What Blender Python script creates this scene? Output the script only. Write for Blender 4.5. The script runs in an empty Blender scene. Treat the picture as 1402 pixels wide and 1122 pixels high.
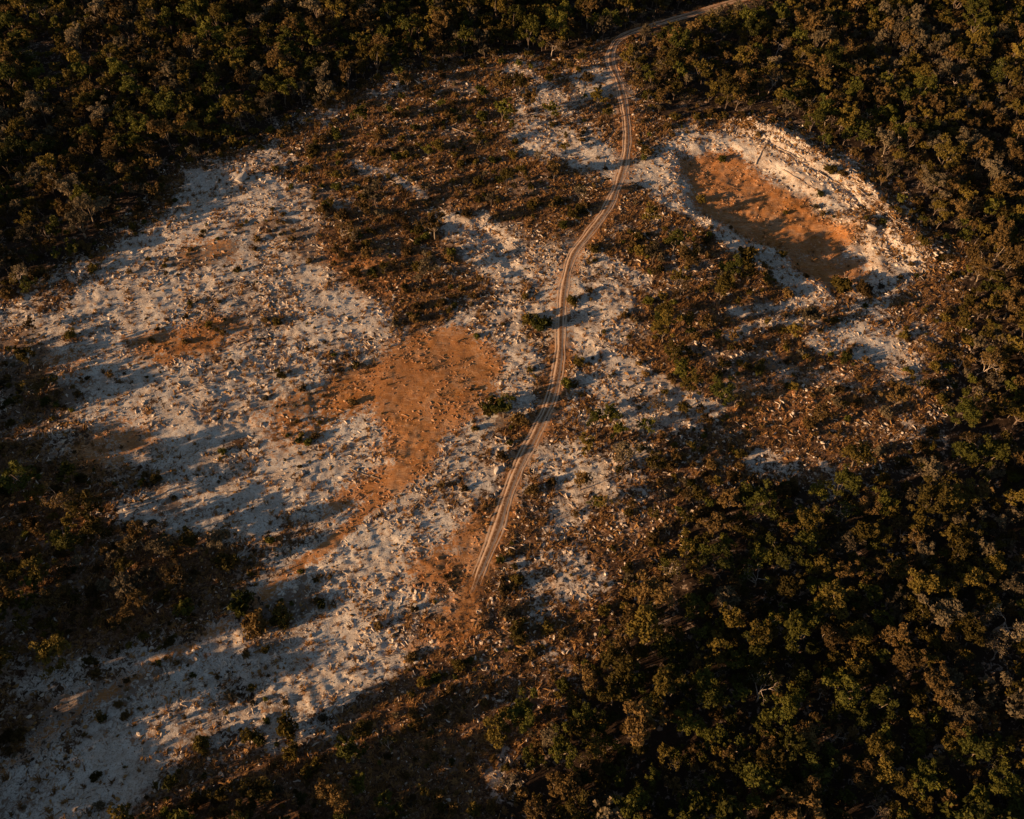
import bpy, math, random
import numpy as np
from mathutils import Vector, Matrix
R = math.radians
rng = np.random.default_rng(11)
random.seed(11)
scene = bpy.context.scene
COL = scene.collection

# ------------------------------------------------------------------ camera
H = 138.0; DEP = 52.0; FPX = 1265.0; W, HH = 1402.0, 1122.0
cam = bpy.data.cameras.new('camera'); camo = bpy.data.objects.new('camera', cam); COL.objects.link(camo)
cam.sensor_width = 36; cam.lens = 36 * FPX / W; cam.clip_start = 1; cam.clip_end = 8000
camo.location = (0, 0, H); camo.rotation_euler = (R(90 - DEP), 0, 0)
scene.camera = camo
# ------------------------------------------------------------------ world, sun, exposure
SUN_EL = 12.8
SDX, SDY = -0.93, -0.40          # ground direction towards the sun
n_ = math.hypot(SDX, SDY); SDX /= n_; SDY /= n_
world = bpy.data.worlds.new('World'); scene.world = world; world.use_nodes = True
nt = world.node_tree; bg = nt.nodes['Background']
sky = nt.nodes.new('ShaderNodeTexSky'); sky.sky_type = 'NISHITA'; sky.sun_disc = False
sky.sun_elevation = R(SUN_EL); sky.sun_rotation = math.atan2(SDX, SDY)
sky.air_density = 1.0; sky.dust_density = .5
nt.links.new(sky.outputs[0], bg.inputs[0]); bg.inputs[1].default_value = 0.05
sl = bpy.data.lights.new('sun', 'SUN'); sl.energy = 5.0; sl.angle = R(0.6); sl.color = (1.0, 0.66, 0.36)
so = bpy.data.objects.new('sun', sl); COL.objects.link(so)
ce = math.cos(R(SUN_EL)); sd = Vector((SDX * ce, SDY * ce, math.sin(R(SUN_EL))))
so.rotation_euler = sd.to_track_quat('Z', 'Y').to_euler(); so.location = (-150, -60, 80)
vs = scene.view_settings; vs.view_transform = 'Standard'; vs.look = 'None'; vs.exposure = 0.7; vs.gamma = 1

# ------------------------------------------------------------------ picture <-> ground
cd, sdp = math.cos(R(DEP)), math.sin(R(DEP))
def G(px, py, z=0.0):
    a = (np.asarray(px, float) - W / 2) / FPX; b = -(np.asarray(py, float) - HH / 2) / FPX
    dx = a; dy = cd + b * sdp; dz = -sdp + b * cd
    t = (z - H) / dz
    return dx * t, dy * t
def P(x, y, z=0.0):
    rx, ry, rz = x, y, z - H
    dep = ry * cd - rz * sdp; up = ry * sdp + rz * cd
    return W / 2 + FPX * rx / dep, HH / 2 - FPX * up / dep, FPX / dep
# ------------------------------------------------------------------ noise
_perm = rng.random((256, 256))
def vnoise(x, y):
    xi = np.floor(x).astype(int); yi = np.floor(y).astype(int); fx = x - xi; fy = y - yi
    fx = fx * fx * (3 - 2 * fx); fy = fy * fy * (3 - 2 * fy)
    a = _perm[xi & 255, yi & 255]; b = _perm[(xi + 1) & 255, yi & 255]
    c = _perm[xi & 255, (yi + 1) & 255]; d = _perm[(xi + 1) & 255, (yi + 1) & 255]
    return (a * (1 - fx) + b * fx) * (1 - fy) + (c * (1 - fx) + d * fx) * fy
def fbm(x, y, lam, octv=4, gain=.5, off=0.0):
    s = 0; amp = 1; tot = 0
    for o in range(octv):
        ca, sa = math.cos(.7 * o + .3), math.sin(.7 * o + .3)
        u = (x * ca - y * sa) / lam + 17.3 * o + off; v = (x * sa + y * ca) / lam + 9.1 * o + off * 1.7
        s = s + amp * vnoise(u, v); tot += amp; amp *= gain; lam *= .5
    return s / tot
def sst(a, b, t):
    t = np.clip((t - a) / (b - a), 0, 1); return t * t * (3 - 2 * t)
# ------------------------------------------------------------------ zones, drawn as outlines and laid on the ground
def poly(pts):
    a = np.array(pts, float); x, y = G(a[:, 0], a[:, 1]); return np.stack([x, y], 1)
def sdf(pl, x, y):              # >0 inside
    d = np.full(x.shape, 1e9); ins = np.zeros(x.shape, bool); n = len(pl)
    for i in range(n):
        ax, ay = pl[i]; bx, by = pl[(i + 1) % n]
        ex, ey = bx - ax, by - ay; wx, wy = x - ax, y - ay
        t = np.clip((wx * ex + wy * ey) / (ex * ex + ey * ey + 1e-9), 0, 1)
        d = np.minimum(d, (wx - ex * t) ** 2 + (wy - ey * t) ** 2)
        c = ((ay > y) != (by > y)) & (x < ex * (y - ay) / (ey if abs(ey) > 1e-9 else 1e-9) + ax)
        ins ^= c
    d = np.sqrt(d); return np.where(ins, d, -d)
def dline(pl, x, y):
    d = np.full(x.shape, 1e9)
    for i in range(len(pl) - 1):
        ax, ay = pl[i]; bx, by = pl[i + 1]; ex, ey = bx - ax, by - ay; wx, wy = x - ax, y - ay
        t = np.clip((wx * ex + wy * ey) / (ex * ex + ey * ey + 1e-9), 0, 1)
        d = np.minimum(d, (wx - ex * t) ** 2 + (wy - ey * t) ** 2)
    return np.sqrt(d)
OPEN = poly([(225,245),(320,200),(430,155),(560,100),(690,85),(800,88),(832,60),(858,60),(872,130),(900,172),(960,160),(1040,158),
  (1130,190),(1215,250),(1290,345),(1315,420),(1270,500),(1250,620),(1135,665),(1050,670),(985,690),(930,690),(890,750),(845,830),(810,910),
  (760,970),(710,1060),(690,1140),(560,1160),(440,1100),(360,1060),(250,1085),(160,1150),(60,1230),(-60,1260),(-60,1150),(-40,1040),(-20,930),(-25,640),(-15,430),(40,398),(135,345)])
PALE = [
 ([(235,245),(330,212),(400,225),(440,290),(455,350),(470,400),(550,440),(640,420),(705,445),(745,500),(725,560),(690,560),(640,640),(695,640),(672,740),
   (620,790),(590,850),(572,930),(480,962),(400,1000),(250,1055),(120,1135),(-100,1240),(-100,1080),(0,1040),(120,960),(250,880),(345,800),(440,735),(410,715),(300,725),
   (200,715),(170,655),(120,625),(110,570),(60,520),(50,450),(110,405),(150,350),(230,305)], 1.0),
 ([(-30,420),(120,400),(160,660),(30,620),(-30,560)], .5),  # sand thinned here, standing in for the shade along the left margin
 ([(600,292),(660,298),(740,330),(792,345),(778,420),(762,470),(705,440),(655,385),(620,340)], .95),
 ([(785,355),(850,375),(900,415),(925,450),(850,470),(780,440)], .8),
 ([(778,455),(850,480),(905,520),(950,550),(965,590),(880,590),(850,560),(790,510)], .95),
 ([(690,140),(745,108),(838,92),(852,125),(790,150),(745,172),(800,190),(852,230),(840,250),(760,215),(690,200)], .75),
 ([(865,245),(905,200),(960,172),(1040,174),(1110,208),(1180,266),(1240,345),(1220,385),(1165,395),(1110,395),(1030,355),(950,305),(900,270)], .85),
 ([(1125,445),(1180,412),(1235,445),(1210,490),(1140,485)], .85),
 ([(1040,400),(1110,405),(1100,460),(1040,470),(1000,440)], .5),
 ([(715,620),(760,590),(810,590),(885,660),(865,710),(760,690),(700,700)], .6),
 ([(-60,780),(30,790),(90,820),(40,860),(-60,850)], .7),
 ([(-60,930),(120,880),(240,870),(230,900),(60,960),(-60,980)], .5),
 
 ([(500,215),(560,225),(560,262),(500,255)], .5),
]
ORNG = [
 ([(500,485),(560,442),(640,438),(692,480),(680,540),(625,600),(575,660),(490,700),(440,705),(470,670),(530,630),(508,565),(425,560),(430,520)], 1.0),
 ([(560,760),(640,715),(665,700),(690,705),(685,750),(650,800),(665,850),(705,880),(640,915),(575,900),(615,830),(560,785)], .66),
 ([(928,212),(1000,205),(1045,240),(1110,278),(1160,325),(1150,350),(1090,352),(1000,312),(950,275)], 1.2),
 ([(1080,345),(1180,350),(1195,372),(1150,398),(1095,375)], .9),
 ([(160,450),(330,425),(350,470),(200,510)], .65), ([(80,600),(170,560),(230,600),(120,660)], .6), ([(330,560),(440,545),(450,600),(370,620)], .6), ([(60,470),(150,470),(120,520),(40,520)], .5),
 ([(990,510),(1120,500),(1240,500),(1200,570),(1060,600),(960,590)], .38),
 ([(240,320),(330,330),(320,370),(250,360)], .5),
 ([(380,530),(440,520),(450,570),(390,600)], .5),
 ([(440,330),(560,350),(560,420),(450,390)], .5),
]
BAND = np.array(G(*np.array([(560,650),(500,700),(440,755),(380,795),(320,845),(250,885),(180,930),(100,985),(0,1060)], float).T)).T
VEG = [
 ([(-60,1010),(150,930),(300,900),(210,960),(60,1010),(-60,1050)], .5), ([(200,1000),(330,970),(420,960),(330,1010),(220,1040)], .5), ([(-60,1090),(60,1070),(60,1100),(-60,1150)], .5),  # scrub patches added to darken bottom left sand, standing in for shade
 ([(-80,430),(70,450),(120,520),(80,600),(130,650),(-60,660)], .75),
 ([(400,1010),(570,960),(650,960),(660,1160),(100,1180),(240,1070)], .9),   # darker, litter-covered soil inside the open ground
 ([(-60,650),(90,680),(200,735),(300,745),(325,785),(235,850),(110,895),(-60,920)], .85),
 ([(860,290),(960,320),(1040,372),(1120,430),(1090,505),(1000,560),(945,540),(900,500),(910,430),(860,380)], .9),
 ([(400,215),(480,150),(640,110),(700,200),(840,255),(820,330),(770,335),(650,290),(600,290),(640,370),(600,425),(480,405),(450,330),(410,270)], .7),
 ([(235,350),(330,320),(400,290),(470,340),(450,370),(380,350),(300,385),(230,385)], .75),
 ([(180,450),(330,430),(360,455),(240,500),(150,510)], .6),
 ([(380,520),(450,500),(470,560),(400,600),(360,580)], .6),
 ([(330,400),(420,420),(430,470),(350,460)], .45),
 ([(180,640),(290,630),(320,665),(230,680)], .7),
 ([(790,360),(900,380),(930,470),(880,480),(820,430)], .55),
 ([(310,810),(420,790),(460,830),(400,880),(330,880)], .7),
 ([(640,530),(720,520),(735,590),(650,600)], .6),
]
gx0, gx1, gy0, gy1, gs = -260., 230., -20., 380., .5
NX = int((gx1 - gx0) / gs) + 1; NY = int((gy1 - gy0) / gs) + 1
mx, my = np.meshgrid(gx0 + np.arange(NX) * gs, gy0 + np.arange(NY) * gs, indexing='ij')
wx = mx + 15 * (fbm(mx, my, 16, 5, .66, 3.1) - .5); wy = my + 15 * (fbm(mx, my, 16, 5, .66, 8.7) - .5)
def accum(lst, soft, w=1.0):
    m = np.zeros(mx.shape)
    for pts, amt in lst: m = np.maximum(m, amt * sst(-soft, soft, sdf(poly(pts), mx + w * (wx - mx), my + w * (wy - my))))
    return m
open_d = sdf(OPEN, wx, wy); M_open = sst(-5, 4, open_d); WOOD = sst(2, -13, open_d)
M_pale = accum(PALE, 5.0); M_or = accum(ORNG, 4.0, .6); M_veg = accum(VEG, 5.0) * (.35 + 1.1 * sst(.32, .58, fbm(mx, my, 9, 4, .6, 83.)))
M_pale = M_pale * (.44 + 1.12 * sst(.25, .62, fbm(mx, my, 11, 4, .6, 21.0))) * (.8 + .4 * fbm(mx, my, 2.5, 2, .6, 25.0))
M_pale = np.maximum(M_pale, M_open * .6 * sst(.53, .68, fbm(mx, my, 8, 4, .62, 33.0)))
M_or = np.maximum(M_or, (.5 + .4 * sst(60, 80, my)) * sst(2.4, .3, dline(BAND, mx + .3 * (wx - mx), my + .3 * (wy - my))))
M_or *= .72 + .56 * fbm(mx, my, 6, 4, .6, 71.)
TRK_PX = [(1180,-40),(1090,-18),(1010,0),(950,18),(890,35),(852,50),(838,68),(836,88),(848,120),(856,160),(858,200),(850,240),(832,285),(805,322),
          (783,352),(772,395),(768,440),(766,490),(755,545),(735,590),(712,635),(694,680),(680,725),(664,765),(650,800),(636,840)]
def catmull(pts, step=0.7):
    pts = np.array(pts, float); out = []
    for i in range(len(pts) - 1):
        p0 = pts[max(i - 1, 0)]; p1 = pts[i]; p2 = pts[i + 1]; p3 = pts[min(i + 2, len(pts) - 1)]
        n = max(2, int(np.hypot(*(p2 - p1)) / step))
        for k in range(n):
            t = k / n
            out.append(.5 * ((2 * p1) + (-p0 + p2) * t + (2 * p0 - 5 * p1 + 4 * p2 - p3) * t * t + (-p0 + 3 * p1 - 3 * p2 + p3) * t ** 3))
    out.append(pts[-1]); return np.array(out)
TRK = catmull(poly(TRK_PX)); TRK_C = TRK[::4]
M_dt = dline(TRK_C, mx, my)
for pts, w_, a_ in [([(775,455),(830,490),(880,520),(925,545),(965,560)], 2.6, 1.1), ([(790,520),(850,555),(890,590)], 1.5, .9), ([(735,175),(790,205),(845,240)], 2.6, 1.0),
        ([(850,250),(900,225),(930,200)], 2.0, .9), ([(930,270),(1000,325),(1060,365),(1120,400)], 3.2, 1.0), ([(1010,430),(1080,420),(1110,405)], 1.5, .9),
        ([(1000,465),(1060,445),(1110,440)], 1.3, .8), ([(1130,470),(1170,450),(1215,470)], 3.0, 1.0), ([(790,350),(840,365),(880,385)], 1.8, .9), ([(600,295),(650,310),(700,330)], 1.8, 1.0),
        ([(1000,535),(1100,520),(1200,525)], 1.6, .5), ([(480,225),(540,240),(580,270)], 1.2, .7)]:
    dd = dline(np.array(G(*np.array(pts, float).T)).T, mx + .35 * (wx - mx), my + .35 * (wy - my))
    band = sst(w_ + 1.6, w_ - .8, dd); M_pale = np.maximum(M_pale, a_ * band); M_veg *= 1 - .9 * band
M_or = np.maximum(M_or, .50 * sst(3.6, 1.4, M_dt + 3 * (fbm(mx, my, 4, 3, .6, 77.) - .5)))
PIT = poly([(925,205),(1000,198),(1050,225),(1125,272),(1180,325),(1205,375),(1150,398),(1080,350),(1000,318),(945,280)])
pit_d = sdf(PIT, mx + .5 * (wx - mx), my + .5 * (wy - my))
RIM = np.array(G(*np.array([(1030,175),(1100,205),(1170,252),(1215,300),(1260,345)], float).T)).T
M_rim = dline(RIM, mx + .4 * (wx - mx), my + .4 * (wy - my))
MOUND = [((1172, 312), 3.0, 2.6), ((1150, 300), 2.0, .8), ((330, 250), 3, .6)]
M_h = -1.4 * sst(-2.2, 2.0, pit_d) - .5 * sst(2, 9, pit_d) + 1.5 * np.exp(-(M_rim / 3.4) ** 2)
for (px, py), r, h in MOUND:
    cx, cy = G(px, py); M_h += h * np.exp(-(((mx - cx) ** 2 + (my - cy) ** 2) / r ** 2))
GUL = np.array(G(*np.array([(600,295),(650,310),(700,335)], float).T)).T
M_h += .55 * (np.abs(((M_rim + 1.5 * (fbm(mx, my, 5, 3, .6, 61.) - .5)) / 1.5) % 2 - 1) - .5) * sst(9, 4, M_rim) * (pit_d < 3)
M_h -= .8 * np.exp(-(dline(GUL, wx, wy) / 2.2) ** 2)
def samp(M, x, y):
    u = np.clip((x - gx0) / gs, 0, NX - 1.001); v = np.clip((y - gy0) / gs, 0, NY - 1.001)
    i = u.astype(int); j = v.astype(int); fu = u - i; fv = v - j
    return (M[i, j] * (1 - fu) + M[i + 1, j] * fu) * (1 - fv) + (M[i, j + 1] * (1 - fu) + M[i + 1, j + 1] * fu) * fv
def height(x, y, fine=True):
    x = np.asarray(x, float); y = np.asarray(y, float)
    tr = sst(1.2, 3.2, samp(M_dt, x, y)); po = samp(M_or, x, y); pa = samp(M_pale, x, y)
    h = samp(M_h, x, y) + 1.6 * (fbm(x, y, 60, 2, .5, 1.0) - .5)
    h = h + .9 * (fbm(x, y, 9, 3, .5, 5.0) - .5) * tr
    if fine:
        pf = sst(0, 4, samp(pit_d, x, y)); h = h + pf * 1.0 * (fbm(x * .8 + y * .6, (y * .8 - x * .6) * 3, 5, 3, .55, 91.) - .5)
        k = tr * (1 - .35 * np.clip(po, 0, 1)) * (.5 + .6 * sst(.35, .6, fbm(x, y, 12, 2, .5, 95.)))
        n1 = fbm(x, y, 1.9, 2, .55, 2.2)
        rdg = 1 - np.abs(2 * fbm(x * .75 + y * .1, y * 1.2 - x * .3, 1.15, 2, .6, 7.7) - 1)
        h = h + k * (.36 * (n1 - .5) + .30 * (rdg - .75)) + (.05 + .24 * k) * (fbm(x, y, .8, 2, .5, 4.4) - .5)
    return h

# ------------------------------------------------------------------ mesh helpers
def mesh_tris(name, V, T, mats, midx=None, attrs=None, smooth=False):
    me = bpy.data.meshes.new(name); V = np.asarray(V, np.float32); T = np.asarray(T, np.int32)
    k = T.shape[1]
    me.vertices.add(len(V)); me.vertices.foreach_set('co', V.ravel())
    me.loops.add(T.size); me.loops.foreach_set('vertex_index', T.ravel())
    me.polygons.add(len(T)); me.polygons.foreach_set('loop_start', np.arange(0, T.size, k, dtype=np.int32))
    if midx is not None: me.polygons.foreach_set('material_index', np.asarray(midx, np.int32))
    me.polygons.foreach_set('use_smooth', np.full(len(T), smooth, bool))
    for m in (mats if isinstance(mats, (list, tuple)) else [mats]): me.materials.append(m)
    for an, av in (attrs or {}).items():
        a = me.attributes.new(an, 'FLOAT', 'POINT'); a.data.foreach_set('value', np.asarray(av, np.float32))
    me.update(calc_edges=True); me.validate()
    return me
def link(name, me, parent=None):
    o = bpy.data.objects.new(name, me); COL.objects.link(o)
    if parent: o.parent = parent
    return o
def tag(o, label=None, cat=None, group=None, kind=None):
    if label: o['label'] = label
    if cat: o['category'] = cat
    if group: o['group'] = group
    if kind: o['kind'] = kind
    return o
def tube(pts, rad, n=5):
    pts = np.array(pts, float); rad = np.array(rad, float); V = []; T = []
    for i, p in enumerate(pts):
        d = pts[min(i + 1, len(pts) - 1)] - pts[max(i - 1, 0)]; d = d / (np.linalg.norm(d) + 1e-9)
        a = np.cross(d, [0, 0, 1.0] if abs(d[2]) < .9 else [1.0, 0, 0]); a /= np.linalg.norm(a); b = np.cross(d, a)
        for k in range(n):
            t = 2 * math.pi * k / n; V.append(p + rad[i] * (math.cos(t) * a + math.sin(t) * b))
    for i in range(len(pts) - 1):
        for k in range(n):
            a0 = i * n + k; a1 = i * n + (k + 1) % n; T += [(a0, a1, a1 + n), (a0, a1 + n, a0 + n)]
    c = len(V); V.append(pts[-1]); c2 = len(V); V.append(pts[0]); m = (len(pts) - 1) * n
    for k in range(n): T.append((m + k, m + (k + 1) % n, c)); T.append(((k + 1) % n, k, c2))
    return np.array(V), np.array(T)
def join(parts):
    V = []; T = []; o = 0
    for v, t in parts: V.append(v); T.append(t + o); o += len(v)
    return np.concatenate(V), np.concatenate(T)

# ------------------------------------------------------------------ materials
def newmat(name, rough=.95):
    m = bpy.data.materials.new(name); m.use_nodes = True; nt = m.node_tree
    b = nt.nodes['Principled BSDF']; b.inputs['Roughness'].default_value = rough
    b.inputs['Specular IOR Level'].default_value = .15
    return m, nt, b
def nd(nt, t, **k):
    n = nt.nodes.new(t)
    for a, v in k.items():
        if a in n.inputs: n.inputs[a].default_value = v
        else: setattr(n, a, v)
    return n
def mixc(nt, f, a, b, mode='MIX'):
    n = nt.nodes.new('ShaderNodeMix'); n.data_type = 'RGBA'; n.blend_type = mode
    for s, v in ((n.inputs[0], f), (n.inputs[6], a), (n.inputs[7], b)):
        if hasattr(v, 'links'): nt.links.new(v, s)
        elif isinstance(v, tuple): s.default_value = (*v, 1)
        else: s.default_value = v
    return n.outputs[2]
def mth(nt, op, a, b=0.0, c=0.0, clamp=False):
    n = nt.nodes.new('ShaderNodeMath'); n.operation = op; n.use_clamp = clamp
    for s, v in zip(n.inputs, (a, b, c)):
        if hasattr(v, 'links'): nt.links.new(v, s)
        else: s.default_value = v
    return n.outputs[0]
def mapr(nt, v, a, b, c=0., d=1.):
    n = nt.nodes.new('ShaderNodeMapRange'); nt.links.new(v, n.inputs[0])
    for i, q in enumerate((a, b, c, d)): n.inputs[i + 1].default_value = q
    return n.outputs[0]
def noise(nt, scale, detail=4, rough=.55, dist=0., vec=None):
    n = nd(nt, 'ShaderNodeTexNoise', Scale=scale, Detail=detail, Roughness=rough, Distortion=dist)
    if vec is not None: nt.links.new(vec, n.inputs['Vector'])
    return n.outputs['Fac']
def attr(nt, name):
    return nd(nt, 'ShaderNodeAttribute', attribute_name=name).outputs['Fac']
def objc(nt): return nt.nodes.new('ShaderNodeTexCoord').outputs['Object']

def ground_material():
    m, nt, b = newmat('earth'); oc = objc(nt)
    n3 = noise(nt, .33, 5, .6, .6, oc); n1 = noise(nt, 1.3, 5, .65, .8, oc); n2 = noise(nt, 3.6, 4, .6, 1.2, oc); n0 = noise(nt, .07, 3, .5, .3, oc); nA = noise(nt, .16, 6, .68, 1.5, oc)
    forest = mixc(nt, n1, (.022, .014, .009), (.075, .042, .024))
    scrub = mixc(nt, mapr(nt, n1, .35, .65), (.04, .02, .010), (.21, .10, .045))
    scrub = mixc(nt, mapr(nt, n2, .58, .72), scrub, (.42, .33, .25))
    sand = mixc(nt, n3, (.58, .48, .385), (.85, .745, .63))
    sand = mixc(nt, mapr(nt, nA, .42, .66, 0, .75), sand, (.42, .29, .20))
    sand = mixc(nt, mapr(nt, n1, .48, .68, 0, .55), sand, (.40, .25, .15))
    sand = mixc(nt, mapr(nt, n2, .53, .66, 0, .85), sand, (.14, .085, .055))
    orange = mixc(nt, n1, (.27, .088, .014), (.56, .235, .06))
    orange = mixc(nt, mapr(nt, n3, .50, .66, 0, .55), orange, (.60, .36, .20))
    orange = mixc(nt, mapr(nt, n0, .42, .60, 0, .5), orange, (.38, .13, .022))
    mp = nt.nodes.new('ShaderNodeMapping'); mp.inputs['Rotation'].default_value = (0, 0, .8); mp.inputs['Scale'].default_value = (.5, 2.2, 1); nt.links.new(oc, mp.inputs['Vector'])
    nS = noise(nt, .9, 6, .7, 1.5, mp.outputs[0])
    orange = mixc(nt, mapr(nt, nS, .50, .62, 0, .55), orange, (.24, .075, .02))
    orange = mixc(nt, mapr(nt, nS, .44, .36, 0, .5), orange, (.68, .44, .27))
    orange = mixc(nt, mapr(nt, n2, .60, .70, 0, .6), orange, (.14, .06, .03))
    jit = mth(nt, 'MULTIPLY', mth(nt, 'SUBTRACT', n1, .5), 2.6)
    jit = mth(nt, 'ADD', jit, mth(nt, 'MULTIPLY', mth(nt, 'SUBTRACT', n3, .5), 1.4))
    def msk(name, k=1.0):
        return mapr(nt, mth(nt, 'ADD', attr(nt, name), mth(nt, 'MULTIPLY', jit, k)), .30, .66)
    c = mixc(nt, msk('open_ground', .6), forest, scrub)
    c = mixc(nt, msk('pale', 1.35), c, sand)
    c = mixc(nt, mth(nt, 'MULTIPLY', msk('veg'), .8), c, scrub)
    c = mixc(nt, mth(nt, 'MULTIPLY', msk('orange', .9), .93), c, orange)
    nt.links.new(c, b.inputs['Base Color'])
    bp = nd(nt, 'ShaderNodeBump', Strength=.9, Distance=.12); nt.links.new(noise(nt, 4.5, 4, .6, 1.0, oc), bp.inputs['Height'])
    nt.links.new(bp.outputs[0], b.inputs['Normal'])
    return m
def track_material():
    m, nt, b = newmat('track earth'); oc = objc(nt)
    n1 = noise(nt, .6, 5, .6, .5, oc); n2 = noise(nt, 3., 4, .6, .5, oc)
    c = mixc(nt, n1, (.50, .29, .16), (.70, .49, .34))
    u = attr(nt, 'across')                       # 0 edge .. 1 middle
    rut = mth(nt, 'MULTIPLY', mapr(nt, mth(nt, 'ABSOLUTE', mth(nt, 'SUBTRACT', u, .52)), .05, .2, 1, 0), .6)
    c = mixc(nt, rut, c, (.64, .47, .35))
    c = mixc(nt, mth(nt, 'MULTIPLY', mapr(nt, u, .72, .9), mapr(nt, n2, .25, .5)), c, (.17, .075, .03))
    c = mixc(nt, mth(nt, 'MULTIPLY', mapr(nt, u, .35, .0), mapr(nt, n1, .35, .55)), c, (.24, .11, .05))
    c = mixc(nt, mapr(nt, n2, .6, .75, 0, .6), c, (.25, .13, .07))
    nt.links.new(c, b.inputs['Base Color'])
    bp = nd(nt, 'ShaderNodeBump', Strength=.6, Distance=.05); nt.links.new(n2, bp.inputs['Height']); nt.links.new(bp.outputs[0], b.inputs['Normal'])
    return m
def leaf_material(name, c1, c2, use_attr=False, transl=.25):
    m, nt, b = newmat(name, .8); oc = objc(nt)
    if use_attr: r = attr(nt, 'rnd')
    else: r = nt.nodes.new('ShaderNodeObjectInfo').outputs['Random']
    c = mixc(nt, r, c1, c2)
    n = noise(nt, 1.1, 3, .6, 0, oc)
    c = mixc(nt, mapr(nt, n, .35, .7, 0, .6), c, (c2[0] * 1.5, c2[1] * 1.35, c2[2] * 1.2))
    hs = nd(nt, 'ShaderNodeHueSaturation', Saturation=1.0); nt.links.new(c, hs.inputs['Color'])
    nt.links.new(mapr(nt, mth(nt, 'FRACT', mth(nt, 'MULTIPLY', r, 7.13)), 0, 1, .5, 1.6), hs.inputs['Value'])
    c = hs.outputs[0]
    nt.links.new(c, b.inputs['Base Color'])
    tr = nt.nodes.new('ShaderNodeBsdfTranslucent'); nt.links.new(c, tr.inputs[0])
    mx_ = nt.nodes.new('ShaderNodeMixShader'); mx_.inputs[0].default_value = transl
    nt.links.new(b.outputs[0], mx_.inputs[1]); nt.links.new(tr.outputs[0], mx_.inputs[2])
    nt.links.new(mx_.outputs[0], nt.nodes['Material Output'].inputs[0])
    return m
def plain_material(name, c1, c2, scale=3., use_attr=False):
    m, nt, b = newmat(name); oc = objc(nt); n = noise(nt, scale, 4, .6, .5, oc)
    r = attr(nt, 'rnd') if use_attr else nt.nodes.new('ShaderNodeObjectInfo').outputs['Random']
    f = mth(nt, 'ADD', mth(nt, 'MULTIPLY', n, .5), mth(nt, 'MULTIPLY', r, .6), 0, True)
    nt.links.new(mixc(nt, f, c1, c2), b.inputs['Base Color']); return m

TONES = {'olive': ((.056, .043, .009), (.110, .077, .014)), 'brown': ((.076, .046, .014), (.120, .073, .024)),
         'green': ((.042, .047, .009), (.084, .076, .011)), 'grey': ((.078, .060, .032), (.130, .098, .056))}
LEAF = {k: leaf_material(k + ' leaves', *v) for k, v in TONES.items()}
LEAFS = {k: leaf_material(k + ' leaves far', *v, use_attr=True) for k, v in TONES.items()}
BARK = plain_material('pale bark', (.09, .06, .04), (.34, .25, .17))
BARKS = plain_material('pale bark far', (.07, .045, .03), (.24, .17, .12), use_attr=True)
DEADW = plain_material('weathered wood', (.20, .13, .09), (.58, .45, .34))
ROCK = plain_material('pale rock', (.32, .24, .18), (.66, .58, .50))

# ------------------------------------------------------------------ the ground sheet
def axis(a, b, step, far):
    c = np.arange(a, b + step * .5, step); out = [c]
    g = step; v = b; hi = []
    while v < far: g *= 1.35; v += g; hi.append(v)
    g = step; v = a; lo = []
    while v > -far: g *= 1.35; v -= g; lo.append(v)
    return np.concatenate([lo[::-1], c, hi])
ax = axis(-165, 165, .36, 4000); ay = axis(22, 285, .36, 4000)
X, Y = np.meshgrid(ax, ay, indexing='ij')
Z = height(X, Y)
n1, n2 = X.shape; idx = np.arange(n1 * n2).reshape(n1, n2)
F = np.stack([idx[:-1, :-1].ravel(), idx[1:, :-1].ravel(), idx[1:, 1:].ravel(), idx[:-1, 1:].ravel()], 1)
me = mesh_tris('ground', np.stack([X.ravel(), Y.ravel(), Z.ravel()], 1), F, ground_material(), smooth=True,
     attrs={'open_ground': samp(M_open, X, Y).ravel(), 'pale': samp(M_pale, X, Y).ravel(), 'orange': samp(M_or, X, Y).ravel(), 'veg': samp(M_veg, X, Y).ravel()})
tag(link('ground', me), kind='structure')

# track: a strip draped on the flattened ground, two ruts and a crown between them, its edges dipping under the soil
def track(name, C, half, mat):
    n = len(C); d = np.gradient(C, axis=0); d /= np.linalg.norm(d, axis=1)[:, None]; N = np.stack([-d[:, 1], d[:, 0]], 1)
    us = np.linspace(-1, 1, 13); V = []; A = []
    wv = 1 + .8 * (fbm(C[:, 0], C[:, 1], 5, 3, .6, 3.3) - .5)
    for u in us:
        p = C + N * (u * half * wv)[:, None]
        prof = .09 - .30 * max(0, abs(u) - .72) / .28 * 1.0 - .13 * math.exp(-((abs(u) - .48) / .16) ** 2)
        z = height(p[:, 0], p[:, 1], False) + prof - .14 * sst(n - 14, n - 1, np.arange(n)) + .05 * (fbm(p[:, 0], p[:, 1], 1.2, 2, .5, 6.1) - .5)
        V.append(np.stack([p[:, 0], p[:, 1], z], 1)); A.append(np.full(n, 1 - abs(u)))
    V = np.concatenate(V); k = len(us); idx = np.arange(k * n).reshape(k, n)
    F = np.stack([idx[:-1, :-1].ravel(), idx[:-1, 1:].ravel(), idx[1:, 1:].ravel(), idx[1:, :-1].ravel()], 1)
    return tag(link(name, mesh_tris(name, V, F, mat, smooth=True, attrs={'across': np.concatenate(A)})), kind='structure')
track('dirt_track', TRK, 1.5, track_material())

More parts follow.
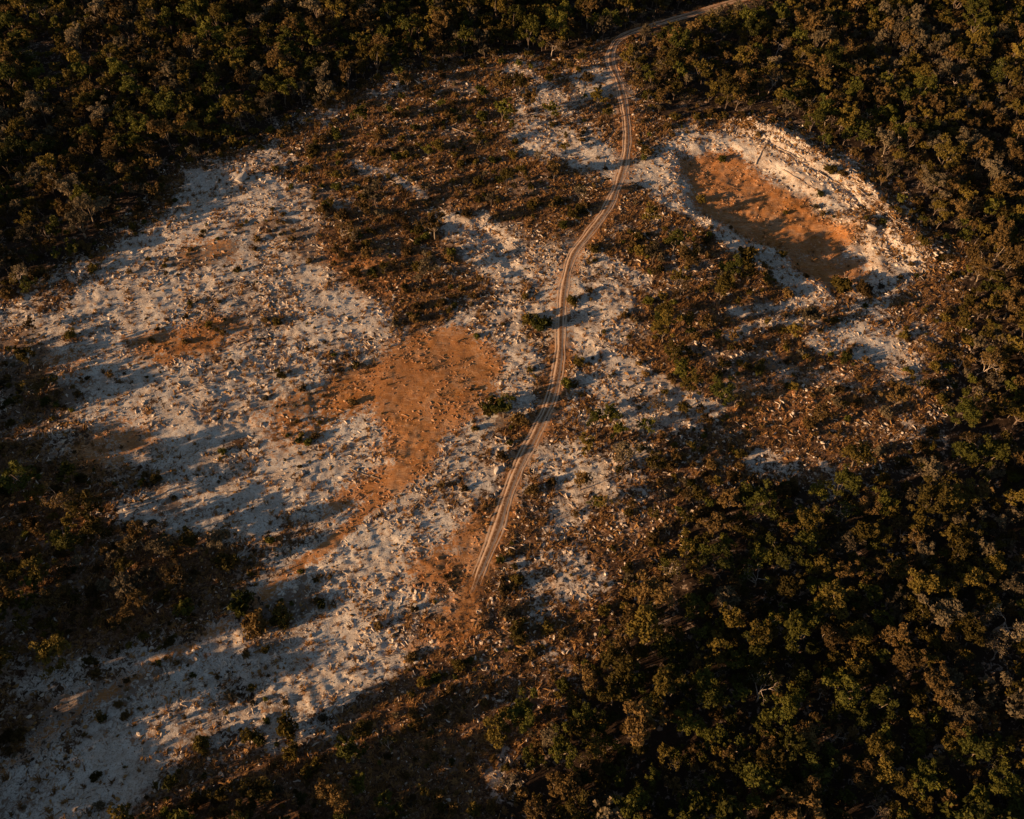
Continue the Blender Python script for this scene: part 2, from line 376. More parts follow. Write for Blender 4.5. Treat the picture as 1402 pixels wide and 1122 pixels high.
# ------------------------------------------------------------------ plant prototypes
def leaves(centres, radii, n, size, rg, flat=.8):
    V = []; m = len(centres)
    ci = np.repeat(np.arange(m), n); N = len(ci)
    d = rg.normal(size=(N, 3)); d /= np.linalg.norm(d, axis=1)[:, None]
    r = radii[ci] * (.45 + .6 * rg.random(N) ** .6)
    c = centres[ci] + d * r[:, None] * np.array([1, 1, flat])
    a = rg.normal(size=(N, 3)); a /= np.linalg.norm(a, axis=1)[:, None]
    b = np.cross(a, d + .6 * rg.normal(size=(N, 3))); b /= np.linalg.norm(b, axis=1)[:, None] + 1e-9
    s = size * (.6 + .8 * rg.random(N)); 
    q = np.stack([c - a * s[:, None] * .5 - b * s[:, None] * .28, c + a * s[:, None] * .6, c - a * s[:, None] * .4 + b * s[:, None] * .42], 1)
    return q.reshape(-1, 3), np.arange(3 * N).reshape(N, 3)
def make_tree(seed, h=7.5, r=2.7, limbs=5, puffs=26, n=62, size=.42, puff=.85):
    rg = np.random.default_rng(seed); parts = []; ends = []
    lean = rg.normal(size=2) * .35; fork = h * (.20 + .13 * rg.random())
    base = np.array([0, 0, -.4]); f = np.array([lean[0] * .5, lean[1] * .5, fork])
    parts.append(tube([base, (base + f) / 2 + [*(rg.normal(size=2) * .12), 0], f], [.20, .16, .13], 6))
    for i in range(limbs):
        a = 2 * math.pi * (i + .6 * rg.random()) / limbs; rr = r * (.35 + .5 * rg.random()); zz = h * (.50 + .42 * rg.random())
        e = np.array([math.cos(a) * rr + lean[0], math.sin(a) * rr + lean[1], zz])
        mid = f * .5 + e * .5 + [*(rg.normal(size=2) * .3), -.2]
        parts.append(tube([f, mid, e], [.11, .08, .035], 5))
        for k in range(3):
            t = .45 + .5 * rg.random(); s = mid * (1 - t) + e * t
            q = s + [*(rg.normal(size=2) * .8), .3 + .8 * rg.random()]
            parts.append(tube([s, q], [.045, .018], 3)); ends.append(q)
        ends.append(e)
    ends = np.array(ends)
    ci = rg.integers(0, len(ends), puffs); c = ends[ci] + rg.normal(size=(puffs, 3)) * [.74, .74, .6]
    c[:len(ends)] = ends[:min(len(ends), puffs)]
    rad = puff * (.42 + .72 * rg.random(puffs) ** 1.3)
    return join(parts), leaves(c, rad, n, size, rg), leaves(c, rad, max(10, n // 3), size * 1.65, rg)
def make_bare(seed, h=6.5):
    rg = np.random.default_rng(seed); parts = []; tips = []
    def grow(p, d, L, r, lev):
        m = p + d * L * .5 + rg.normal(size=3) * L * .07; e = p + d * L
        parts.append(tube([p, m, e], [r, r * .82, r * .6], 5 if lev < 2 else 3))
        if lev == 4: tips.append(e); return
        for k in range(3 if lev < 3 else 2 + (rg.random() < .5)):
            nd_ = d + rg.normal(size=3) * .55 + [0, 0, .12]; nd_ /= np.linalg.norm(nd_)
            grow(e if k else m * .3 + e * .7, nd_, L * (.62 + .2 * rg.random()), r * .58, lev + 1)
    d0 = np.array([rg.normal() * .15, rg.normal() * .15, 1.0]); d0 /= np.linalg.norm(d0)
    grow(np.array([0, 0, -.3]), d0, h * .32, .17, 0)
    tips = np.array(tips)
    return join(parts), leaves(tips, np.full(len(tips), .42), 7, .30, rg), None
def make_shrub(seed, h=1.8, r=1.5, n=50):
    rg = np.random.default_rng(seed); parts = []; c = []
    for i in range(7):
        a = 2 * math.pi * (i + rg.random() * .7) / 7; rr = r * (.25 + .6 * rg.random()); z = h * (.45 + .4 * rg.random())
        e = np.array([math.cos(a) * rr, math.sin(a) * rr, z]); parts.append(tube([(0, 0, -.2), e * [.4, .4, .6], e], [.06, .045, .02], 3)); c.append(e)
    c.append(np.array([0, 0, h * .75])); c = np.array(c); c = np.concatenate([c, c * [.8, .8, .55] + rg.normal(size=c.shape) * [.3, .3, .1]])
    rad = .55 * (.6 + .6 * rg.random(len(c))); return join(parts), leaves(c, rad, n, .34, rg, .75), leaves(c, rad, n // 4, .6, rg, .75)

TREES = [make_tree(100 + i, h=6.6 + .5 * (i % 4), r=2.1 + .3 * (i % 3), limbs=4 + i % 3, puffs=20 + 3 * (i % 4)) for i in range(8)]
BARES = [make_bare(200 + i) for i in range(4)]
SHRUBS = [make_shrub(300 + i, h=1.5 + .25 * (i % 3), r=1.2 + .2 * (i % 3)) for i in range(6)]
PROTO = {}
def proto(kind, i, tone):
    if kind not in ('tree', 'bare', 'shrub'): raise ValueError
    src = {'tree': TREES, 'bare': BARES, 'shrub': SHRUBS}[kind][i]
    if ('w', kind, i) not in PROTO: PROTO['w', kind, i] = mesh_tris('trunk' if kind != 'shrub' else 'stems', *src[0], BARK if kind != 'bare' else DEADW, smooth=True)
    if ('c', kind, i, tone) not in PROTO: PROTO['c', kind, i, tone] = mesh_tris('crown' if kind != 'shrub' else 'foliage', *src[1], LEAF[tone])
    return PROTO['w', kind, i], PROTO['c', kind, i, tone]
NAME = {'tree': 'gum_tree', 'bare': 'bare_tree', 'shrub': 'shrub'}
def plant(kind, x, y, s, tone, label, cat, group=None, sz=1.0, rg=random):
    i = rg.randrange({'tree': 8, 'bare': 4, 'shrub': 6}[kind]); w, c = proto(kind, i, tone)
    o = bpy.data.objects.new(NAME[kind], None); COL.objects.link(o); o.empty_display_size = .5
    o.location = (x, y, float(height(x, y, False))); o.rotation_euler = (0, 0, rg.random() * 6.28)
    o.scale = (s, s, s * sz); tag(o, label, cat, group)
    link('trunk' if kind != 'shrub' else 'stem', w, o); link('crown' if kind != 'shrub' else 'foliage', c, o)
    return o
def copies(protos, which, pos, rot, scl, rnd, tilt=None):   # numpy replication of small shapes into one mesh
    Vs = []; Ts = []; Rn = []; off = 0
    for k, (v, t) in enumerate(protos):
        s = np.where(which == k)[0]
        if not len(s): continue
        c, sn = np.cos(rot[s]), np.sin(rot[s]); n = len(v)
        sc = scl[s] if scl.ndim == 2 else np.repeat(scl[s][:, None], 3, 1)
        q = v[None] * sc[:, None, :]
        if tilt is not None:
            ct, st = np.cos(tilt[s])[:, None], np.sin(tilt[s])[:, None]
            q = np.stack([q[..., 0], q[..., 1] * ct - q[..., 2] * st, q[..., 1] * st + q[..., 2] * ct], -1)
        w = np.stack([q[..., 0] * c[:, None] - q[..., 1] * sn[:, None], q[..., 0] * sn[:, None] + q[..., 1] * c[:, None], q[..., 2]], -1) + pos[s][:, None, :]
        Vs.append(w.reshape(-1, 3)); Ts.append((t[None] + (np.arange(len(s)) * n)[:, None, None]).reshape(-1, 3) + off)
        Rn.append(np.repeat(rnd[s], n)); off += len(s) * n
    return np.concatenate(Vs), np.concatenate(Ts), np.concatenate(Rn)

# ------------------------------------------------------------------ single plants one can point to: (x, y of the base in the photo, kind, size, tone, label)
HERO = [
 (237,205,'tree',1.15,'brown',1.0,'tall brownish gum tree with pale forked trunk at upper left clearing edge'),
 (372,170,'tree',.85,'grey',.95,'round grey crowned tree alone in shade above the left clearing'),
 (517,108,'tree',1.1,'olive',1.1,'tall gum tree with visible trunk at top centre of the scrub'),
 (432,208,'shrub',1.25,'olive',1.1,'olive bush on the upper rim of the left pale clearing'),
 (690,572,'tree',.85,'green',.72,'dark green bushy tree between the orange patch and the track'),
 (672,566,'shrub',1.5,'olive',1.1,'olive shrub joined to the dark bushy tree beside the orange patch'),
 (710,578,'shrub',1.3,'brown',1.0,'brown shrub on the track side of the dark bushy tree'),
 (742,450,'shrub',1.6,'green',1.1,'dark green shrub on the left verge of the track halfway down'),
 (722,440,'shrub',1.2,'olive',1.0,'olive shrub left of the verge shrub halfway down the track'),
 (782,415,'shrub',1.0,'olive',1.1,'small olive shrub close to the right edge of the track'),
 (776,528,'shrub',.95,'green',1.2,'small green shrub on right edge of the track above its narrow shaded stretch'),
 (851,640,'tree',.9,'grey',.8,'fine leaved greyish tree standing right of the lower track bend'),
 (815,582,'tree',.75,'green',.7,'low dark tree right of the track below the pale runnel'),
 (838,575,'tree',.7,'green',.7,'low dark tree nearest the end of the pale runnel'),
 (922,345,'tree',.95,'green',.75,'bright green bushy tree below the left rim of the pit'),
 (942,362,'tree',.8,'olive',.75,'olive tree touching the bright green tree below the pit'),
 (1005,385,'tree',.85,'green',.75,'dense green tree below the middle of the pit'),
 (1020,360,'shrub',1.7,'olive',1.1,'broad olive shrub on pale ground just below the pit'),
 (1150,395,'shrub',1.7,'olive',1.2,'olive bush at the lower right end of the pit'),
 (1180,402,'shrub',1.5,'brown',1.2,'brown bush right of the olive one at the lower end of the pit'),
 (990,215,'shrub',.9,'green',1.1,'small green bush on the upper rim of the orange pit'),
 (1135,240,'shrub',1.2,'olive',1.0,'olive bush on the debris bank above the pit'),
 (960,270,'shrub',.9,'olive',.9,'small olive bush inside the left end of the pit'),
 (800,128,'tree',.95,'brown',.8,'brown crowned tree left of the track in the upper pale patch'),
 (815,150,'tree',.85,'olive',.8,'olive tree close to the left side of the upper track'),
 (782,140,'bare',.85,'grey',.8,'bare pale tree in the upper pale patch left of the track'),
 (882,62,'tree',.8,'grey',1.0,'tree with white trunk inside the top bend of the track'),
 (755,78,'bare',1.0,'brown',1.0,'bare forked tree above the scrub left of the top bend'),
 (660,165,'shrub',1.3,'green',1.0,'green shrub in the upper scrub left of the pale patch'),
 (600,205,'shrub',1.2,'olive',1.0,'olive shrub in the middle of the upper scrub'),
 (105,760,'tree',1.0,'green',.9,'yellow green tree at left above the lower left grove'),
 (70,790,'tree',.85,'olive',.8,'olive tree at the left end of the lower left grove'),
 (62,690,'tree',.8,'olive',.8,'olive tree at the left edge above the lower left grove'),
 (180,862,'tree',.8,'brown',.75,'brown round tree at the lower tip of the left grove'),
 (265,745,'tree',.8,'olive',.65,'low dark tree at the top right of the left grove'),
 (175,785,'tree',.75,'olive',.75,'olive tree in the middle of the left grove'),
 (255,838,'shrub',1.2,'green',1.3,'green bush between left grove and the faint orange trail'),
 (332,832,'shrub',1.7,'green',1.4,'dark green bush beside the faint orange trail'),
 (352,858,'shrub',1.8,'brown',1.2,'brown bush just below the faint orange trail'),
 (385,850,'shrub',1.5,'olive',1.0,'olive bush right of the brown bush by the faint trail'),
 (396,1005,'shrub',1.3,'olive',2.3,'narrow upright yellowish shrub at lower edge of the pale clearing'),
 (402,1035,'shrub',1.0,'olive',1.8,'small upright shrub just below the narrow upright one'),
 (276,1022,'shrub',1.1,'olive',1.0,'single small round bush on the bottom left pale sand'),
 (133,1065,'shrub',.7,'olive',.8,'tiny flat bush on pale sand near the bottom left corner'),
 (215,655,'shrub',.9,'olive',1.0,'small olive shrub on the shaded sand left of centre'),
 (380,442,'shrub',.8,'olive',1.0,'small olive shrub in the middle of the big left clearing'),
 (386,515,'shrub',.8,'olive',1.0,'small olive shrub left of the big orange patch'),
 (422,605,'shrub',.7,'green',1.0,'tiny green shrub below left of the big orange patch'),
 (653,460,'shrub',.6,'green',.9,'tiny green bush on the top right of the orange patch'),
 (1360,865,'bare',1.35,'grey',.9,'large pale grey twiggy tree near the right edge in the lower woodland'),
 (1355,905,'bare',1.0,'grey',.9,'smaller grey twiggy tree just below the large pale one at right'),
 (1185,1105,'bare',.8,'grey',.9,'pale twiggy tree at the bottom edge right of centre'),
 (978,782,'tree',.95,'green',.9,'bright green leafy tree at upper edge of the lower right woodland'),
 (985,835,'tree',1.0,'grey',.9,'greyish tree below the bright green one in the right woodland'),
 (1060,210,'bare',.01,'grey',1.0,None),
 (1062,78,'bare',1.1,'brown',1.0,'bare pale limbed tree in the upper right woodland'),
 (1230,82,'bare',1.0,'brown',1.1,'bare pale stemmed tree high in the upper right woodland'),
 (1290,235,'tree',1.25,'olive',.95,'big rounded gum tree at right above the middle of the picture'),
 (1300,590,'tree',.95,'green',.95,'green tree with a lit crown in the right woodland edge'),
 (1165,640,'tree',1.0,'olive',.85,'olive tree on the edge below the open brown ground at right'),
 (1320,615,'bare',.9,'brown',.8,'pale bare tree on the open strip near the right edge'),
 (140,60,'tree',1.1,'brown',1.0,'brown crowned tree with a visible fork in the upper left woodland'),
 (262,105,'bare',.9,'grey',.8,'bare white forked tree in the upper left woodland'),
 (690,1010,'tree',.9,'olive',.8,'olive tree right of the dark trail at the bottom'),
 (708,985,'tree',.95,'green',.8,'yellow green tree at the head of the dark bottom trail'),
]
HERO = [h for h in HERO if h[6]]
occupied = []
lab_used = set()
for px, py, kind, s, tone, sz, lab in HERO:
    x, y = map(float, G(px, py)); cat = 'shrub' if kind == 'shrub' else 'tree'
    assert lab not in lab_used; lab_used.add(lab)
    plant(kind, x, y, s, tone, lab, cat, None, sz)
    occupied.append((x, y, (2.4 if kind != 'shrub' else 1.2) * s))

# ------------------------------------------------------------------ the woodland: scattered on the ground by density
TSP = [ ([(860,290),(960,320),(1040,372),(1120,430),(1090,505),(1000,560),(945,540),(900,500),(910,430),(890,380)], .42),
        ([(-60,650),(100,655),(200,722),(300,735),(335,785),(235,862),(110,925),(-60,1000)], .78),
        ([(460,125),(840,100),(845,300),(700,300),(600,280),(480,230)], .10),
        ([(440,230),(620,290),(640,400),(480,400)], .2),
        ([(780,560),(960,560),(960,700),(850,780),(800,700)], .32),
        ([(-60,390),(60,400),(45,480),(90,520),(90,620),(-60,650)], .42),
        ([(1080,180),(1140,190),(1220,250),(1290,345),(1315,420),(1280,480),(1240,400),(1200,290)], .12),
        ([(1000,600),(1100,560),(1220,540),(1300,430),(1330,520),(1225,620)], .08),
        ([(760,960),(800,860),(900,720),(930,800),(780,1000),(700,1060),(620,1000)], .32),
        ([(640,1160),(640,1010),(560,970),(380,1040),(250,1090),(100,1200)], .38)]
M_tree = .35 * (open_d < 3) + .88 * WOOD
for pts, a in TSP: M_tree = np.maximum(M_tree, a * sst(-2, 2, sdf(poly(pts), wx, wy)))
TRAIL = np.array(G(*np.array([(790,880),(720,945),(680,1000),(665,1060),(660,1140)], float).T)).T
M_tree *= 1 - (my > 175) * sst(4.5, 3, dline(TRK_C - [0, 4.5], mx, my))
M_tree *= 1 - .95 * sst(-20, -12, pit_d) * (pit_d < 0) * (M_rim > 12)
M_tree *= sst(2.0, 3.5, M_dt) * sst(1.2, 2.6, dline(TRAIL, mx, my))
CLEAR2 = dline(np.array(G(*np.array([(1180,640),(1240,622),(1310,608),(1402,590)], float).T)).T, wx, wy)
M_tree *= .25 + .75 * sst(1.5, 4, CLEAR2)
cell = {}
def ok(x, y, r):
    i, j = int(x // 4), int(y // 4)
    for a in range(i - 2, i + 3):
        for b in range(j - 2, j + 3):
            for (u, v, q) in cell.get((a, b), ()):
                if (u - x) ** 2 + (v - y) ** 2 < (r + q) ** 2: return False
    cell.setdefault((i, j), []).append((x, y, r)); return True
for x, y, r in occupied: ok(x, y, r * .8)
TP = []
cand = rng.random((90000, 2)) * [440, 345] + [-245, 0]
dens = samp(M_tree, cand[:, 0], cand[:, 1]); clump = fbm(cand[:, 0], cand[:, 1], 16, 2, .5, 12.0)
u_ = rng.random((90000, 6))
for k in range(len(cand)):
    x, y = cand[k]; D = dens[k]
    if D < .03: continue
    if D < .8 and u_[k, 0] > D * .26 * (.3 + 2.2 * max(0, clump[k] - .3)): continue
    s = (.36 + .80 * u_[k, 1] ** 2.1) * (1. if D > .6 or D == 0 else .85); LX, LY, _ = P(x, y)
    if LX < 80 and 330 < LY < 1300:
        if LY < 930 and abs(fbm(np.array([x]), np.array([y]), 13, 1, .5, 14.)[0] - .5) < .13: continue
        s = s * 1.05 + (.12 if LY < 930 else .4)
    if D >= .8 and clump[k] < .27 and u_[k, 5] < .8: continue
    if ok(x, y, 1.36 * s): TP.append((x, y, s, D, k))
tones = ['olive', 'brown', 'green', 'grey']
def tone_of(x, y, u):
    t = fbm(np.array([x]), np.array([y]), 25, 2, .5, 30.)[0] + .9 * (u - .5)
    return 'green' if t < .2 else 'olive' if t < .54 else 'brown' if t < .78 else 'grey'
info = []
for x, y, s, D, k in TP:
    kind = 'bare' if u_[k, 2] < .11 else 'tree'
    px, py, sc = P(x, y, 4 * s)
    vis = 8 < px < W - 8 and 8 < py < HH - 8
    info.append([x, y, s, kind, tone_of(x, y, u_[k, 3]), px, py, sc * s, vis, k])
def region(px, py):
    if px < 320 and 600 < py < 960: return 'left grove'
    if 840 < px < 1140 and 280 < py < 570: return 'thicket below the pit'
    if 440 < px < 850 and 95 < py < 420: return 'upper scrub'
    if py > 940 and px < 660: return 'bottom scrub'
    if px > 640 and py > 560: return 'lower right woodland'
    if px > 850: return 'upper right woodland'
    if py < 420: return 'upper left woodland'
    return 'left fringe'
ONES = ['zero','one','two','three','four','five','six','seven','eight','nine','ten','eleven','twelve','thirteen','fourteen','fifteen','sixteen','seventeen','eighteen','nineteen']
TENS = ['','','twenty','thirty','forty','fifty','sixty','seventy','eighty','ninety']
def word(n):
    n = int(round(n)); return ONES[n] if n < 20 else TENS[n // 10] + ('-' + ONES[n % 10] if n % 10 else '')
def lab_for(tone, s, kind, px, py):
    sz = 'tall' if s > 1.0 else 'small' if s < .75 else 'midsized'
    nm = {'tree': 'leafy gum tree', 'bare': 'twiggy bare tree', 'shrub': 'low bush'}[kind]
    X_, Y_ = px / W * 100, py / HH * 100
    for f in ('',):
        l = '%s %s %s, %s, %s percent across, %s percent down' % (sz, tone, nm, region(px, py), word(X_), word(Y_))
        if l not in lab_used: lab_used.add(l); return l
    return None
ind = {'tree': 0, 'bare': 0}; rest = []
CAPS = {'tree': 255, 'bare': 80}
for t in sorted(info, key=lambda t: -t[7] if t[8] else 1e9 - t[7]):
    x, y, s, kind, tone, px, py, sc, vis, k = t
    if vis and ind[kind] < CAPS[kind]:
        l = lab_for(tone, s, kind, px, py)
        if l:
            ind[kind] += 1
            plant(kind, x, y, s, tone, l, 'tree', 'gum trees of the woodland' if kind == 'tree' else 'bare twiggy trees of the woodland', .8 + .35 * u_[k, 4]); continue
    rest.append(t)
print('trees', len(info), 'in view', sum(t[8] for t in info), 'individual', ind, 'rest', len(rest))
# the rest of the wood, one object
Vs = []; Ts = []; Mi = []; Rn = []; off = 0
mats = [BARKS] + [LEAFS[t] for t in tones]
ra = np.array([(t[0], t[1]) for t in rest]); rs = np.array([t[2] for t in rest])
rz = height(ra[:, 0], ra[:, 1], False); pos = np.concatenate([ra, rz[:, None]], 1)
sclr = np.stack([rs, rs, rs * (.8 + .35 * rng.random(len(rs)))], 1)
wh = np.array([rng.integers(0, 8) for t in rest]); rot = rng.random(len(rs)) * 6.28; rn = rng.random(len(rs))
tn = np.array([tones.index(t[4]) for t in rest])
v, t, r_ = copies([a[0] for a in TREES], wh, pos, rot, sclr, rn); Vs.append(v); Ts.append(t); Rn.append(r_); Mi.append(np.zeros(len(t))); off += len(v)
for q in range(4):
    s = tn == q
    v, t, r_ = copies([a[2] for a in TREES], wh[s], pos[s], rot[s], sclr[s], rn[s]); Vs.append(v); Ts.append(t + off); Rn.append(r_); Mi.append(np.full(len(t), q + 1)); off += len(v)
me = mesh_tris('woodland', np.concatenate(Vs), np.concatenate(Ts), mats, np.concatenate(Mi), {'rnd': np.concatenate(Rn)})
tag(link('woodland', me), 'dense mixed woodland of small gum trees filling the rest of the bush', 'woodland', kind='stuff')
print('woodland tris', sum(len(t) for t in Ts))

# ------------------------------------------------------------------ shrubs
N = 60000
c = rng.random((N, 2)) * [330, 265] + [-165, 25]
px, py, sc = P(c[:, 0], c[:, 1]); vis = (px > -30) & (px < W + 30) & (py > -30) & (py < HH + 30)
op = samp(M_open, c[:, 0], c[:, 1]); pa = samp(M_pale, c[:, 0], c[:, 1]); og = samp(M_or, c[:, 0], c[:, 1]); vg = samp(M_veg, c[:, 0], c[:, 1])
cl = fbm(c[:, 0], c[:, 1], 9, 3, .6, 40.)
dn = np.where(op < .5, .12 + .35 * (op > .02), .20 * np.clip((cl - .36) * 6, 0, 1.3)) * (1 - .93 * np.clip(pa * (1 - vg), 0, 1)) * (1 - .96 * np.clip(og, 0, 1))
dn = np.maximum(dn, vg * .26 * np.clip((cl - .28) * 5, 0, 1)) * (samp(M_dt, c[:, 0], c[:, 1]) > 2.6)
keep = (rng.random(N) < dn) & vis; c = c[keep]; px = px[keep]; py = py[keep]; sc = sc[keep]; pa = pa[keep]
ss = .28 + .72 * rng.random(len(c)) ** 2.2; ss *= np.where(pa > .5, .7, 1)
order = np.argsort(-(ss * sc)); ns = 0; rr = []
for k in order:
    x, y = map(float, c[k]); u = random.random()
    if not ok(x, y, .75 * ss[k]): continue
    tone = 'brown' if u < .48 else 'olive' if u < .78 else 'green' if u < .9 else 'grey'
    if ns < 250 and 8 < px[k] < W - 8 and 8 < py[k] < HH - 8:
        l = lab_for(tone, ss[k] + .0, 'shrub', px[k], py[k])
        if l: plant('shrub', x, y, float(ss[k]), tone, l, 'shrub', 'low bushes scattered over the scrub', .9 + .3 * random.random()); ns += 1; continue
    rr.append((x, y, ss[k], tones.index(tone)))
rr = np.array(rr); print('shrubs', ns, len(rr))
Vs = []; Ts = []; Mi = []; Rn = []; off = 0
z = height(rr[:, 0], rr[:, 1], False); pos = np.stack([rr[:, 0], rr[:, 1], z], 1); wh = rng.integers(0, 6, len(rr)); rot = rng.random(len(rr)) * 6.28; rn = rng.random(len(rr))
for q in range(4):
    s = rr[:, 3] == q
    v, t, r_ = copies([a[2] for a in SHRUBS], wh[s], pos[s], rot[s], rr[s, 2] , rn[s]); Vs.append(v); Ts.append(t + off); Rn.append(r_); Mi.append(np.full(len(t), q)); off += len(v)
me = mesh_tris('undergrowth', np.concatenate(Vs), np.concatenate(Ts), mats[1:], np.concatenate(Mi), {'rnd': np.concatenate(Rn)})
tag(link('undergrowth', me), 'low brown and olive undergrowth covering the scrub and woodland floor', 'undergrowth', kind='stuff')

# ------------------------------------------------------------------ tussocks (dry grass) and ground litter, uncountable
def tuft(seed):
    rg = np.random.default_rng(seed); n = 14; V = []
    for i in range(n):
        a = rg.random() * 6.28; l = .35 + .35 * rg.random(); o = rg.normal(size=2) * .09
        d = np.array([math.cos(a), math.sin(a)]); w = np.array([-d[1], d[0]]) * .05
        b = np.array([*o, 0]); tip = np.array([o[0] + d[0] * l * .7, o[1] + d[1] * l * .7, l * (.4 + .5 * rg.random())])
        V += [b + [*w, 0], b - [*w, 0], tip]
    return np.array(V), np.arange(3 * n).reshape(n, 3)
def stone(seed):
    rg = np.random.default_rng(seed); g = (1 + 5 ** .5) / 2
    v = np.array([(-1, g, 0), (1, g, 0), (-1, -g, 0), (1, -g, 0), (0, -1, g), (0, 1, g), (0, -1, -g), (0, 1, -g), (g, 0, -1), (g, 0, 1), (-g, 0, -1), (-g, 0, 1)], float) / 1.9
    v *= (1 + .28 * rg.normal(size=(12, 1))); v *= [.5 + .2 * rg.random(), .35, .3]
    t = np.array([(0,11,5),(0,5,1),(0,1,7),(0,7,10),(0,10,11),(1,5,9),(5,11,4),(11,10,2),(10,7,6),(7,1,8),(3,9,4),(3,4,2),(3,2,6),(3,6,8),(3,8,9),(4,9,5),(2,4,11),(6,2,10),(8,6,7),(9,8,1)])
    return v, t
def stick(seed, L=1.0, r=.06):
    rg = np.random.default_rng(seed); b = rg.normal() * .22
    return tube([(-L / 2, 0, 0), (-L / 6, b, .05), (L / 5, b * .7, .07), (L / 2, rg.normal() * .15, .02)], [r, r, r * .8, r * .4], 4)
N = 420000
c = rng.random((N, 2)) * [300, 250] + [-150, 28]
px, py, sc = P(c[:, 0], c[:, 1]); vis = (px > -20) & (px < W + 20) & (py > -20) & (py < HH + 20)
op = samp(M_open, c[:, 0], c[:, 1]); pa = samp(M_pale, c[:, 0], c[:, 1]); og = samp(M_or, c[:, 0], c[:, 1]); vg = samp(M_veg, c[:, 0], c[:, 1]); dt = samp(M_dt, c[:, 0], c[:, 1])
cl = fbm(c[:, 0], c[:, 1], 5, 3, .6, 50.)
base = vis & (op > .12) & (dt > 1.7)
near_rim = (samp(M_rim, c[:, 0], c[:, 1]) < 7)
d1 = np.where(pa > .5, .62 * np.clip((cl - .42) * 7, .22, 1.2), .55) * (1 - .25 * np.clip(og, 0, 1))
kp = base & (rng.random(N) < np.where(near_rim & (og < .5), .95, d1))
q = c[kp]; m = len(q); pq = pa[kp]; u = rng.random(m)
zz = height(q[:, 0], q[:, 1])
isst = u < .38; wh = np.where(isst, rng.integers(0, 6, m), 6 + rng.integers(0, 5, m))
LP = [stick(i, 1.0, .075 + .022 * (i % 3)) for i in range(6)] + [stone(50 + i) for i in range(5)]
sc_ = .24 + .8 * rng.random(m) ** 3.5; sc_ = np.where(isst, sc_ * 1.2, sc_ * .85) * np.where(near_rim[kp], 1.2, 1.) * np.where(og[kp] > .5, .75, 1.)
rotl = rng.random(m) * 6.28; pos = np.stack([q[:, 0], q[:, 1], zz + np.where(isst, .07, .03)], 1)
pale_p = np.where(pq > .5, .55, np.where(vg[kp] > .45, .16, .34)); ispale = rng.random(m) < pale_p
PW = plain_material('pale litter', (.36, .24, .15), (.80, .66, .52), 3, True); DW = plain_material('brown litter', (.06, .026, .010), (.42, .22, .075), 3, True)
Vs = []; Ts = []; Mi = []; Rn = []; off = 0
ogk = og[kp] > .45 + .3 * (rng.random(m) - .5)
for g_, s in enumerate((ispale & ~ogk, ~ispale & ~ogk, ogk)):
    v, t, r_ = copies(LP, wh[s], pos[s], rotl[s], sc_[s], rng.random(s.sum())); Vs.append(v); Ts.append(t + off); Rn.append(r_); Mi.append(np.full(len(t), g_)); off += len(v)
me = mesh_tris('ground_litter', np.concatenate(Vs), np.concatenate(Ts), [PW, DW, plain_material('orange litter', (.30, .12, .045), (.58, .34, .18), 3, True)], np.concatenate(Mi), {'rnd': np.concatenate(Rn)})
tag(link('ground_litter', me), 'broken sticks, bark and stones littering the pale sand and scrub', 'litter', kind='stuff'); print('litter', m, sum(map(len, Ts)))
kp = vis & (dt > 1.8) & (op > .3) & (rng.random(N) < np.where(pa > .5, .045, .16) * np.clip((cl - .25) * 4, .1, 1.2) * (1 - .8 * np.clip(og, 0, 1)))
q = c[kp]; m = len(q); zz = height(q[:, 0], q[:, 1])
v, t, r_ = copies([tuft(i) for i in range(6)], rng.integers(0, 6, m), np.stack([q[:, 0], q[:, 1], zz], 1), rng.random(m) * 6.28, .8 + 1.2 * rng.random(m), rng.random(m))
me = mesh_tris('dry_grass', v, t, leaf_material('dry grass', (.12, .06, .02), (.27, .145, .055), True), attrs={'rnd': r_})
tag(link('dry_grass', me), 'tufts of dry brown grass between the sticks and stones', 'grass', kind='stuff'); print('grass', m)

# ------------------------------------------------------------------ fallen logs and rocks one can point to
def log(x0, y0, x1, y1, r, label, branches=2):
    ax_, ay_ = map(float, G(x0, y0)); bx, by = map(float, G(x1, y1)); cx, cy = (ax_ + bx) / 2, (ay_ + by) / 2
    L = math.hypot(bx - ax_, by - ay_); n = 6; pts = []
    rg = np.random.default_rng(int(x0 * 7 + y0))
    for i in range(n + 1):
        t = i / n; x = ax_ + (bx - ax_) * t + (rg.normal() * .06 * L / 3 if 0 < i < n else 0); y = ay_ + (by - ay_) * t
        pts.append((x - cx, y - cy, 0))
    base = float(height(cx, cy, False)) + .12
    hz = [float(height(p[0] + cx, p[1] + cy)) for p in pts]
    pts = [(p[0], p[1], h + r * .9 + .05 - base) for p, h in zip(pts, hz)]
    rad = [r * (1.1 - .65 * i / n) for i in range(n + 1)]
    root = bpy.data.objects.new('fallen_log', None); COL.objects.link(root); root.location = (cx, cy, base)
    tag(root, label, 'log', 'fallen pale logs and limbs')
    link('stem', mesh_tris('stem', *tube(pts, rad, 7), DEADW, smooth=True), root)
    ang = math.atan2(by - ay_, bx - ax_)
    for k in range(branches):
        i = 3 + k; p = np.array(pts[i]); a = ang + (.7 if k % 2 else -.8) + rg.normal() * .2; l = L * (.22 + .1 * rg.random())
        e = p + [math.cos(a) * l, math.sin(a) * l, .25 + .3 * rg.random()]
        link('branch', mesh_tris('branch', *tube([p, (p + e) / 2 + [0, 0, .1], e], [rad[i] * .6, rad[i] * .45, .03], 5), DEADW, smooth=True), root)
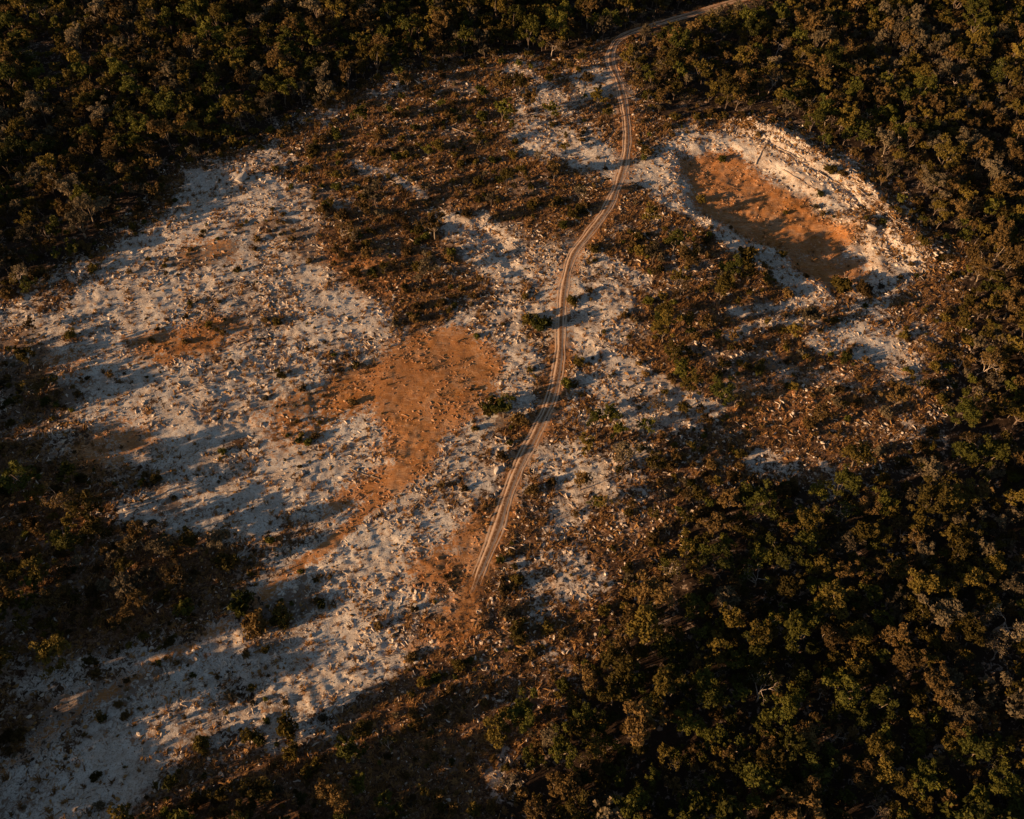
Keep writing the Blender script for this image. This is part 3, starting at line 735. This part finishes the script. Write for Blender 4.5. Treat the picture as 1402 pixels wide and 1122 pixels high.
LOGS = [
 (1035,222,1052,195,.16,'pale log on the upper pit rim where orange earth meets white sand'),
 (1062,205,1110,228,.17,'long pale log lying along the debris bank above the pit'),
 (1118,238,1162,262,.16,'pale log further right along the debris bank above the pit'),
 (1170,262,1205,284,.15,'pale log at right end of the debris bank'),
 (1072,232,1120,262,.13,'thin pale log lower on the bank just above the orange floor'),
 (1198,290,1236,318,.14,'pale log running down from the right end of the pit'),
 (905,258,938,240,.18,'tan log pointing at the left end of the pit from the track'),
 (1148,385,1165,368,.12,'short log beside the lower end of the pit'),
 (1000,512,1010,524,.12,'short pale log in the open scrub below the thicket'),
 (1262,535,1272,520,.15,'white leaning log at the edge of the right woodland'),
 (1312,505,1320,490,.13,'short white limb above the leaning log at right'),
 (1345,480,1362,468,.12,'thin white limb near the right edge at mid height'),
 (700,330,728,352,.13,'pale limb in the pale strip left of the track'),
 (480,640,520,655,.10,'thin pale stick just below the orange patch'),
 (330,470,372,452,.13,'grey limb across the upper middle of the left clearing'),
 (300,395,352,378,.12,'long thin limb on the upper part of the left clearing'),
 (250,535,300,520,.11,'thin limb in the left half of the left clearing'),
 (600,655,640,640,.11,'dark limb between the orange patch and the track'),
 (560,700,590,672,.10,'pale limb on the sand below the orange patch'),
 (615,175,655,190,.12,'pale limb in the upper scrub'),
 (560,325,600,345,.12,'pale limb in the reddish scrub left of the pale strip'),
 (505,905,550,890,.10,'thin limb on the shaded sand at lower centre'),
]
for l in LOGS: log(*l)
def rock(px, py, s, label, sx=1.3):
    x, y = map(float, G(px, py)); v, t = stone(int(px)); 
    e = {}; V = list(v); T2 = []
    def mid(a, b):
        k = (min(a, b), max(a, b))
        if k not in e: e[k] = len(V); V.append((V[a] + V[b]) / 2 * 1.08)
        return e[k]
    for a, b, c_ in t: ab, bc, ca = mid(a, b), mid(b, c_), mid(c_, a); T2 += [(a, ab, ca), (b, bc, ab), (c_, ca, bc), (ab, bc, ca)]
    o = link('rock', mesh_tris('rock', np.array(V) * [s * sx, s * 1.5, s * 1.6], T2, ROCK)); o.location = (x, y, float(height(x, y)) + .2 * s); o.rotation_euler = (0, 0, px)
    tag(o, label, 'rock')
rock(331, 248, 2.0, 'large pale flat faced rock at the top of the left clearing')
rock(305, 262, 1.1, 'smaller pale rock left of the large one in the left clearing')
rock(590, 318, .9, 'small whitish rock left of the upper pale strip', 1.0)
rock(1190, 318, 1.3, 'brown boulder on the right side of the pit mound')
rock(680, 645, .9, 'grey rock left of the lower track')
rock(1125, 505, .7, 'small white stone on the open brown ground at right', 1.)
print('objects', len(bpy.data.objects))
